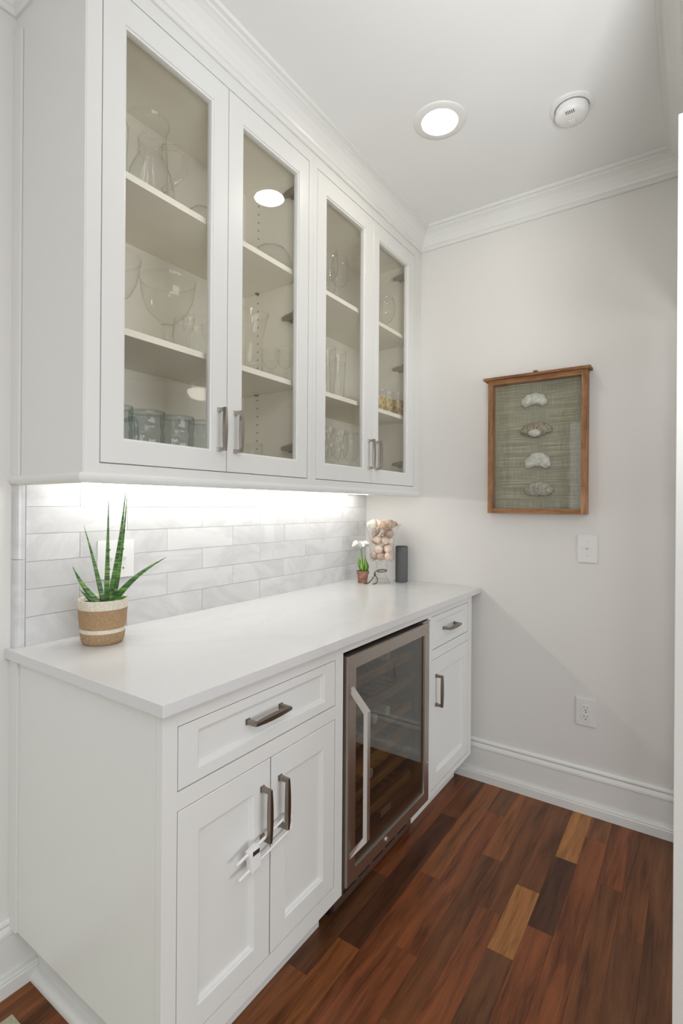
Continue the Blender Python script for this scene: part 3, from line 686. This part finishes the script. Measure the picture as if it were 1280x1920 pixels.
# ------------------------------------------------------------------ shell vase, twine, speaker
vx, vy = .197, 1.622
VP = [(.043, .0), (.044, .003), (.040, .007), (.030, .022), (.021, .045), (.018, .058), (.020, .062), (.0275, .068), (.029, .082), (.0275, .098), (.022, .104), (.024, .109), (.052, .113), (.061, .122), (.063, .140), (.059, .175), (.060, .205), (.067, .240), (.080, .275), (.096, .296)]
va = thing('glass_vase', 'footed clear glass vase filled with seashells', 'vase', (vx, vy, CT))
bm = B(); lathe(bm, VP, (vx, vy, CT), 40); obj('bowl', bm, 'clear_glass', va, smooth=True)
bm = B(); lathe(bm, [(.0955, .2955), (.0975, .2965), (.096, .2978), (.0945, .2968)], (vx, vy, CT), 40); obj('rim', bm, 'clear_glass', va, smooth=True)
bm = B(); lathe(bm, [(0, .0005), (.043, .0005)], (vx, vy, CT), 40); obj('foot', bm, 'clear_glass', va)
def vr(z):
    for (r0, z0), (r1, z1) in zip(VP, VP[1:]):
        if z0 <= z <= z1: return r0 + (r1 - r0) * (z - z0) / max(1e-6, z1 - z0)
    return .09
def shell_mesh(kind, s):
    bm = B()
    if kind == 0:      # moon snail: sphere wound to a point
        lathe(bm, [(0, -.95), (.5, -.85), (.85, -.5), (1, 0), (.9, .4), (.66, .68), (.62, .70), (.42, .92), (.38, .93), (.18, 1.1), (0, 1.16)], seg=14)
    elif kind == 1:    # scallop: ribbed fan
        N = 15; rows = []
        for k in range(4):
            q = [.12, .5, .85, 1.0][k]; hgt = [.10, .42, .30, .02][k]
            rows.append([(q * math.cos(a) * 1.1, q * math.sin(a) * 1.1 - .4, hgt + (.06 * q if i % 2 else 0)) for i, a in ((i, PI * (.08 + .84 * i / (N - 1))) for i in range(N))])
        loft(bm, rows, cap=False, close=False); loft(bm, [[(x, y, -.04) for x, y, z in r_] for r_ in rows], cap=False, close=False)
    else:              # whelk: long spindle with a flared lip
        lathe(bm, [(0, -1.5), (.16, -1.2), (.42, -.6), (.68, 0), (.72, .25), (.5, .45), (.52, .52), (.34, .75), (.36, .80), (.18, 1.1), (0, 1.35)], seg=12)
    for v in bm.verts: v.co *= s
    bmesh.ops.recalc_face_normals(bm, faces=bm.faces)
    me = bpy.data.meshes.new('seashell'); bm.to_mesh(me); bm.free()
    me.polygons.foreach_set('use_smooth', [True] * len(me.polygons)); return me
SM = [shell_mesh(0, .0205), shell_mesh(1, .026), shell_mesh(2, .0205), shell_mesh(0, .0240)]
RB = [.0220, .0255, .0265, .0255]
variants = []
for m_ in SM:
    vs_ = []
    for mt in SHELLS: c = m_.copy(); c.materials.append(mt); vs_.append(c)
    variants.append(vs_)
rs = random.Random(23)
KN = ['small snail shell', 'ribbed scallop', 'long whelk', 'big snail shell']
CN = ['pale pink', 'greyish tan', 'peach', 'cream', 'brown']
SIDES = ['right', 'back right', 'back', 'back left', 'left', 'front left', 'front', 'front right']
balls = []
for z, n, rad in [(.140, 4, .036), (.174, 3, .030), (.204, 4, .034), (.235, 5, .040), (.262, 6, .055), (.262, 1, 0), (.288, 8, .070), (.288, 3, .025)]:
    ph = rs.uniform(0, 6.28)
    for i in range(n):
        k = rs.choice([0, 3, 0, 3, 0, 1, 2]); a = ph + 2 * PI * i / n
        balls.append([Vector((rad * math.cos(a), rad * math.sin(a), z)), k])
for it in range(260):                       # settle: push overlapping shells apart, keep them inside the bowl
    for i in range(len(balls)):
        for j in range(i):
            d = balls[i][0] - balls[j][0]; m_ = 1.0 * (RB[balls[i][1]] + RB[balls[j][1]]); l_ = max(d.length, 1e-5)
            if l_ < m_: d *= .5 * (m_ - l_) / l_; balls[i][0] += d; balls[j][0] -= d
    for b_ in balls:
        p_ = b_[0]; r_ = RB[b_[1]]; p_.z = min(max(p_.z - .00004, .115 + r_), .298); w_ = max(.002, vr(min(max(p_.z - .010, .116), .2955)) - r_ - .002)
        h_ = math.hypot(p_.x, p_.y)
        if h_ > w_: p_.x *= w_ / h_; p_.y *= w_ / h_
taken = set()
balls.sort(key=lambda b_: b_[0].z)
for n_, (p_, k) in enumerate(balls):
    col = rs.randrange(5)
    o = bpy.data.objects.new('seashell', variants[k][col]); COL.objects.link(o)
    o.location = Vector((vx, vy, CT)) + p_
    o.rotation_euler = (rs.uniform(0, 6.28), rs.uniform(0, 6.28), rs.uniform(0, 6.28))
    rel = Vector((p_.x, p_.y, 0)); ang_ = math.degrees(math.atan2(rel.dot(F), rel.dot(R))) % 360
    side = SIDES[int(((ang_ + 22.5) % 360) // 45)] + ' side' if rel.length > .02 else 'centre'
    q_ = n_ / len(balls)
    where = 'lowest layer' if q_ < .12 else 'second layer' if q_ < .24 else 'middle layer' if q_ < .38 else 'layer under the rim' if q_ < .66 else 'top heap'
    while True:
        lb = '%s %s, %s of the vase, %s' % (CN[col], KN[k], where, side)
        if lb not in taken: break
        col = (col + 1) % 5; o.data = variants[k][col]
    taken.add(lb)
    tag(o, lb, 'seashell', 'seashells filling the glass vase')
bm = B(); ringp = [(vx + .0245 * math.cos(2 * PI * i / 20), vy + .0245 * math.sin(2 * PI * i / 20), CT + .062 + .003 * math.sin(2 * PI * i / 20)) for i in range(21)]
tube(bm, ringp, .0026, 8)
K3 = 2.585 / 962.6
def tw(u, v, dep): return Vector((vx, vy, CT)) + R * ((u - 716) * K3) + U * ((1093 - v) * K3) + F * dep
tube(bm, spline([tw(702, 1076, -.03), tw(697, 1084, -.038), tw(690, 1091, -.040), tw(683, 1092.2, -.036)], 6), .0025, 8)
tube(bm, spline([tw(703, 1077, -.031), tw(707, 1084, -.042), tw(705, 1090, -.050), tw(698, 1092.2, -.052)], 6), .0025, 8)
tube(bm, spline([tw(704, 1070, -.02), tw(702, 1073, -.032), tw(703, 1078, -.030)], 5), [.003] * 5 + [.005] * 3 + [.004] * 3, 8)
tag(obj('twine', bm, 'twine', origin=(vx, vy, CT), smooth=True), 'olive green twine knotted round the stem of the shell vase', 'twine')
spx, spy = .256, 1.722
sp = thing('speaker', 'dark grey cylindrical speaker standing beside the shell vase', 'speaker', (spx, spy, CT))
bm = B(); lathe(bm, [(0, 0), (.027, 0), (.0305, .002), (.0318, .006), (.0318, .177), (.031, .181)], (spx, spy, CT), 40); obj('cloth_body', bm, 'speaker_cloth', sp, smooth=True, angle=50)
bm = B(); lathe(bm, [(.031, .181), (.029, .184), (.024, .185), (0, .1845)], (spx, spy, CT), 40); obj('top_cap', bm, 'dark_plastic', sp, smooth=True, angle=50)

# ------------------------------------------------------------------ glassware in the wall cabinets
S1, S2, S0 = 2.1565, 1.7545, 1.404
PROTO = {}
def glassware(kind, name, cat, loc, label, prof, group=None, mat='clear_glass', seg=28, wob=None, extra=None, base=None, parts=('bowl', 'base')):
    if kind in PROTO: return dup(PROTO[kind], loc, label, group)
    root = thing(name, label, cat, loc, group); PROTO[kind] = root
    if wob:                                   # enough rows for the cut pattern
        fine = []
        for (r0, z0), (r1, z1) in zip(prof, prof[1:]): fine += [(r0 + (r1 - r0) * i / 4, z0 + (z1 - z0) * i / 4) for i in range(4)]
        prof = fine + [prof[-1]]
    rt, zt = prof[-1]
    if rt > .01: prof = list(prof) + [(rt + .0006, zt + .0012), (rt - .0008, zt + .0020), (rt - .0022, zt + .0008), (rt - .0026, zt - .006)]   # rolled rim
    bm = B(); lathe(bm, prof, loc, seg, wob); obj(parts[0], bm, mat, root, smooth=True)
    if base: bm = B(); lathe(bm, base, loc, seg); obj(parts[1], bm, mat, root, smooth=True)
    if extra: extra(root, loc, mat)
    return root
def handle_part(p0, p1, p2, r):
    def f(root, loc, mat):
        bm = B(); l = Vector(loc); tube(bm, spline([l + Vector(p0), l + Vector(p1[0]), l + Vector(p1[1]), l + Vector(p2)], 6), r, 10); obj('handle', bm, mat, root, smooth=True)
    return f
ribs = lambda n, a: (lambda u, z: a * math.cos(2 * PI * u * n))
glassware('pitcher', 'glass_pitcher', 'pitcher', (.100, .335, S1), 'tall clear glass pitcher with a looped handle on a top shelf', [(0, .004), (.050, .004), (.054, .0), (.058, .01), (.062, .10), (.060, .20), (.056, .26), (.058, .295), (.066, .315)], extra=handle_part((0, .056, .275), ((0, .128, .305), (0, .138, .235)), (0, .060, .140), .0095), parts=('body', 'base'))
glassware('decanter', 'glass_decanter', 'decanter', (.222, .262, S1), 'ribbed clear glass decanter in front of the pitcher', [(0, .003), (.058, .003), (.062, 0), (.064, .02), (.056, .07), (.040, .110), (.030, .13), (.033, .138), (.030, .145), (.034, .172)], wob=ribs(14, .05), seg=56, parts=('body', 'base'))
glassware('dome', 'glass_bowl', 'bowl', (.130, .520, S1), 'upturned clear glass bowl beside the pitcher on the top shelf', [(.072, 0), (.072, .05), (.066, .085), (.050, .110), (.03, .122), (.028, .13), (0, .13)], parts=('bowl', 'base'))
pressed = lambda u, z: .022 * math.cos(2 * PI * u * 18) * math.cos(z * 420)
comp = [(.018, .085), (.030, .10), (.056, .125), (.070, .155), (.076, .185), (.080, .215), (.082, .218)]
cbase = [(0, .002), (.042, .002), (.044, .0), (.040, .008), (.018, .018), (.012, .04), (.013, .065), (.018, .085), (0, .086)]
glassware('compote', 'glass_compote', 'compote', (.185, .350, S2), 'large pressed glass compote on a stem, middle shelf of left cabinet', comp, 'pressed glass compotes', wob=pressed, seg=72, base=cbase, parts=('bowl', 'foot'))
glassware('compote', 'glass_compote', 'compote', (.180, .165, S2), 'pressed glass compote half hidden behind the leftmost door stile', comp, 'pressed glass compotes')
glassware('round_vase', 'glass_bowl', 'bowl', (.110, .520, S2), 'plain clear glass bowl behind the tall compote on the middle shelf', [(0, .003), (.04, .003), (.042, 0), (.068, .05), (.078, .11), (.072, .16)])
cord = [(.004, .052), (.013, .064), (.016, .082), (.018, .098)]; cordb = [(0, .002), (.018, .002), (.019, 0), (.015, .004), (.004, .009), (.003, .04), (.004, .052)]
glassware('cordial', 'cordial_glass', 'glass', (.255, .370, S2), 'tiny stemmed cordial glass in front of the pressed compote', cord, 'cordial glasses', base=cordb, parts=('bowl', 'stem'))
glassware('cordial', 'cordial_glass', 'glass', (.255, .440, S2), 'tiny stemmed cordial glass at the edge of the first door stile', cord, 'cordial glasses')
mug = [(0, .006), (.040, .006), (.044, 0), (.047, .008), (.048, .10), (.046, .112), (.049, .128), (.050, .158), (.0485, .160)]
flut = lambda u, z: (.022 * abs(math.cos(PI * u * 11)) if .01 < z < .105 else 0)
hm = handle_part((.048, .006, .120), ((.079, .012, .118), (.081, .012, .055)), (.047, .006, .03), .0065)
for i, (x, y, lb) in enumerate([(.205, .372, 'second clear glass tumbler from the left on the lowest shelf'), (.205, .268, 'broad clear glass tumbler on the lowest shelf, left of its twin')]):
    glassware('tumbler_big', 'glass_tumbler', 'glass', (x, y, S0), lb, mug, 'fluted glasses on the lowest shelf', 'blue_glass', 66, flut, parts=('body', 'base'))
glassware('mug', 'glass_mug', 'mug', (.205, .475, S0), 'bluish glass mug with its handle forward, right of two tumblers', mug, 'fluted glass mugs', 'blue_glass', 66, flut, hm, parts=('body', 'base'))
glassware('mug', 'glass_mug', 'mug', (.205, .165, S0), 'bluish glass mug at the far left of the lowest shelf', mug, 'fluted glass mugs')
glassware('tall_vase', 'glass_vase', 'vase', (.075, .680, S1), 'tall cut glass vase at the back of a top shelf', [(0, .004), (.05, .004), (.052, 0), (.05, .05), (.056, .16), (.058, .26), (.060, .30)], wob=pressed, seg=60, parts=('body', 'base'))
glassware('dome2', 'glass_bowl', 'bowl', (.205, .785, S1), 'smooth upturned glass bowl beside the cut vase on the top shelf', [(.075, 0), (.074, .03), (.066, .06), (.052, .082), (.025, .093), (0, .095)])
glassware('hurricane', 'glass_vase', 'vase', (.190, .690, S2), 'flared clear glass vase on a middle shelf beside two goblets', [(0, .003), (.044, .003), (.046, 0), (.046, .05), (.042, .09), (.046, .14), (.056, .19), (.066, .222)], parts=('body', 'base'))
gob = [(.006, .050), (.022, .060), (.031, .080), (.033, .105), (.031, .120)]; gobb = [(0, .002), (.028, .002), (.029, 0), (.024, .005), (.006, .012), (.0055, .04), (.006, .050)]
glassware('goblet', 'small_goblet', 'glass', (.200, .790, S2), 'small cut goblet next to the flared vase', gob, 'small cut goblets', wob=ribs(12, .03), seg=48, base=gobb, parts=('bowl', 'stem'))
glassware('goblet', 'small_goblet', 'glass', (.250, .815, S2), 'small cut goblet nearest the right side of the left cabinet', gob, 'small cut goblets')
glassware('low_tumbler', 'glass_tumbler', 'glass', (.195, .700, S0), 'lone low tumbler on the lowest shelf behind the second door', [(0, .006), (.032, .006), (.034, 0), (.036, .06), (.038, .112), (.037, .113)], parts=('body', 'base'))
wine = [(.005, .095), (.020, .102), (.034, .122), (.038, .150), (.036, .185), (.031, .222)]; wineb = [(0, .002), (.033, .002), (.034, 0), (.028, .004), (.006, .010), (.004, .03), (.004, .085), (.005, .095)]
for x, y, lb in [(.215, 1.130, 'front left stemmed wine glass on the top shelf behind the third door'), (.215, 1.208, 'front right stemmed wine glass on the top shelf behind the third door'), (.110, 1.165, 'rear left stemmed wine glass on the top shelf behind the third door'), (.110, 1.262, 'rear right stemmed wine glass on the top shelf behind the third door')]:
    glassware('wine', 'wine_glass', 'glass', (x, y, S1), lb, wine, 'wine glasses on the top shelf', base=wineb, parts=('bowl', 'stem'))
cut = lambda u, z: .04 * math.cos(2 * PI * u * 10 + z * 300) * (1 if z < .13 else .1)
for x, y, lb in [(.225, 1.105, 'front left cut crystal tumbler on the middle shelf'), (.225, 1.180, 'front right cut crystal tumbler on the middle shelf'), (.140, 1.150, 'rear left cut crystal tumbler on the middle shelf'), (.140, 1.232, 'rear middle cut crystal tumbler on the middle shelf'), (.120, 1.330, 'rear right cut crystal tumbler on the middle shelf')]:
    glassware('cut', 'crystal_tumbler', 'glass', (x, y, S2), lb, [(0, .008), (.026, .008), (.028, 0), (.031, .06), (.035, .13), (.038, .205), (.037, .206)], 'cut crystal tumblers', wob=cut, seg=60, parts=('body', 'base'))
for x, y, lb in [(.225, 1.110, 'first wine glass from the left on the lowest shelf, front row'), (.225, 1.200, 'second wine glass from the left on the lowest shelf, front row'), (.225, 1.290, 'third wine glass from the left on the lowest shelf, front row'), (.120, 1.200, 'rear wine glass nearest the left on the lowest shelf'), (.120, 1.300, 'rear wine glass nearest the right on the lowest shelf')]:
    glassware('wine', 'wine_glass', 'glass', (x, y, S0), lb, wine, 'wine glasses on the lowest shelf')
ball = [(.005, .065), (.028, .073), (.046, .10), (.052, .13), (.047, .165), (.038, .192)]; ballb = [(0, .002), (.034, .002), (.035, 0), (.028, .004), (.006, .010), (.0045, .05), (.005, .065)]
for x, y, lb in [(.205, 1.625, 'front balloon glass on the top shelf beside the end wall'), (.095, 1.650, 'rear balloon glass on the top shelf beside the end wall')]:
    glassware('balloon', 'balloon_glass', 'glass', (x, y, S1), lb, ball, 'balloon glasses', base=ballb, parts=('bowl', 'stem'))
def amber(root, loc, mat):
    bm = B(); lathe(bm, [(.0335, .006), (.0335, .085)], loc, 28); obj('gold_pattern', bm, 'amber_pattern', root, smooth=True)
for x, y, lb in [(.205, 1.645, 'middle gold patterned tumbler of three on the shelf'), (.205, 1.570, 'left gold patterned tumbler half hidden by a door stile'), (.235, 1.708, 'right gold patterned tumbler against the cabinet side')]:
    glassware('amber', 'gold_tumbler', 'glass', (x, y, S2), lb, [(0, .006), (.033, .006), (.034, 0), (.0345, .10), (.0345, .122)], 'gold patterned tumblers', 'clear_glass', 28, None, amber, parts=('body', 'base'))

# ------------------------------------------------------------------ ceiling fan of the adjoining room, seen only as a reflection
fxx, fyy = 3.02, 2.66
fan = thing('ceiling_fan', 'white ceiling fan with a lit bowl, seen reflected in the cabinet glass', 'fan', (fxx, fyy, ZC))
bm = B(); lathe(bm, [(0, 0), (.07, 0), (.06, -.05), (.015, -.06), (.015, -.17), (.09, -.18), (.11, -.23), (.09, -.29), (0, -.29)], (fxx, fyy, ZC), 28); obj('motor', bm, 'nickel_pale', fan, smooth=True, angle=40)
bm = B(); lathe(bm, [(.125, -.31), (.122, -.335), (.098, -.372), (.05, -.392), (0, -.396)], (fxx, fyy, ZC), 32); obj('light_bowl', bm, 'lamp_bowl', fan, smooth=True)
for i in range(5):
    a = 2 * PI * i / 5 + .4; c_, s_ = math.cos(a), math.sin(a)
    bm = B(); loft(bm, [[(fxx + c_ * r_ - s_ * w, fyy + s_ * r_ + c_ * w, ZC - .235 + w * .15 + th) for w, th in ((-hw, -.004), (hw, -.004), (hw, .004), (-hw, .004))] for r_, hw in ((.12, .035), (.22, .06), (.62, .072), (.66, .05))])
    obj('blade', bm, 'fan_blade', fan)

# ------------------------------------------------------------------ rug corner at the lower left
bm = B(); box(bm, .073, 1.2, -1.2, -.017, 0.0005, .009, .002); tag(obj('rug', bm, 'rug_pile', origin=(.6, -.6, 0)), 'corner of a pale beige rug on the dark floor at the lower left', 'rug')
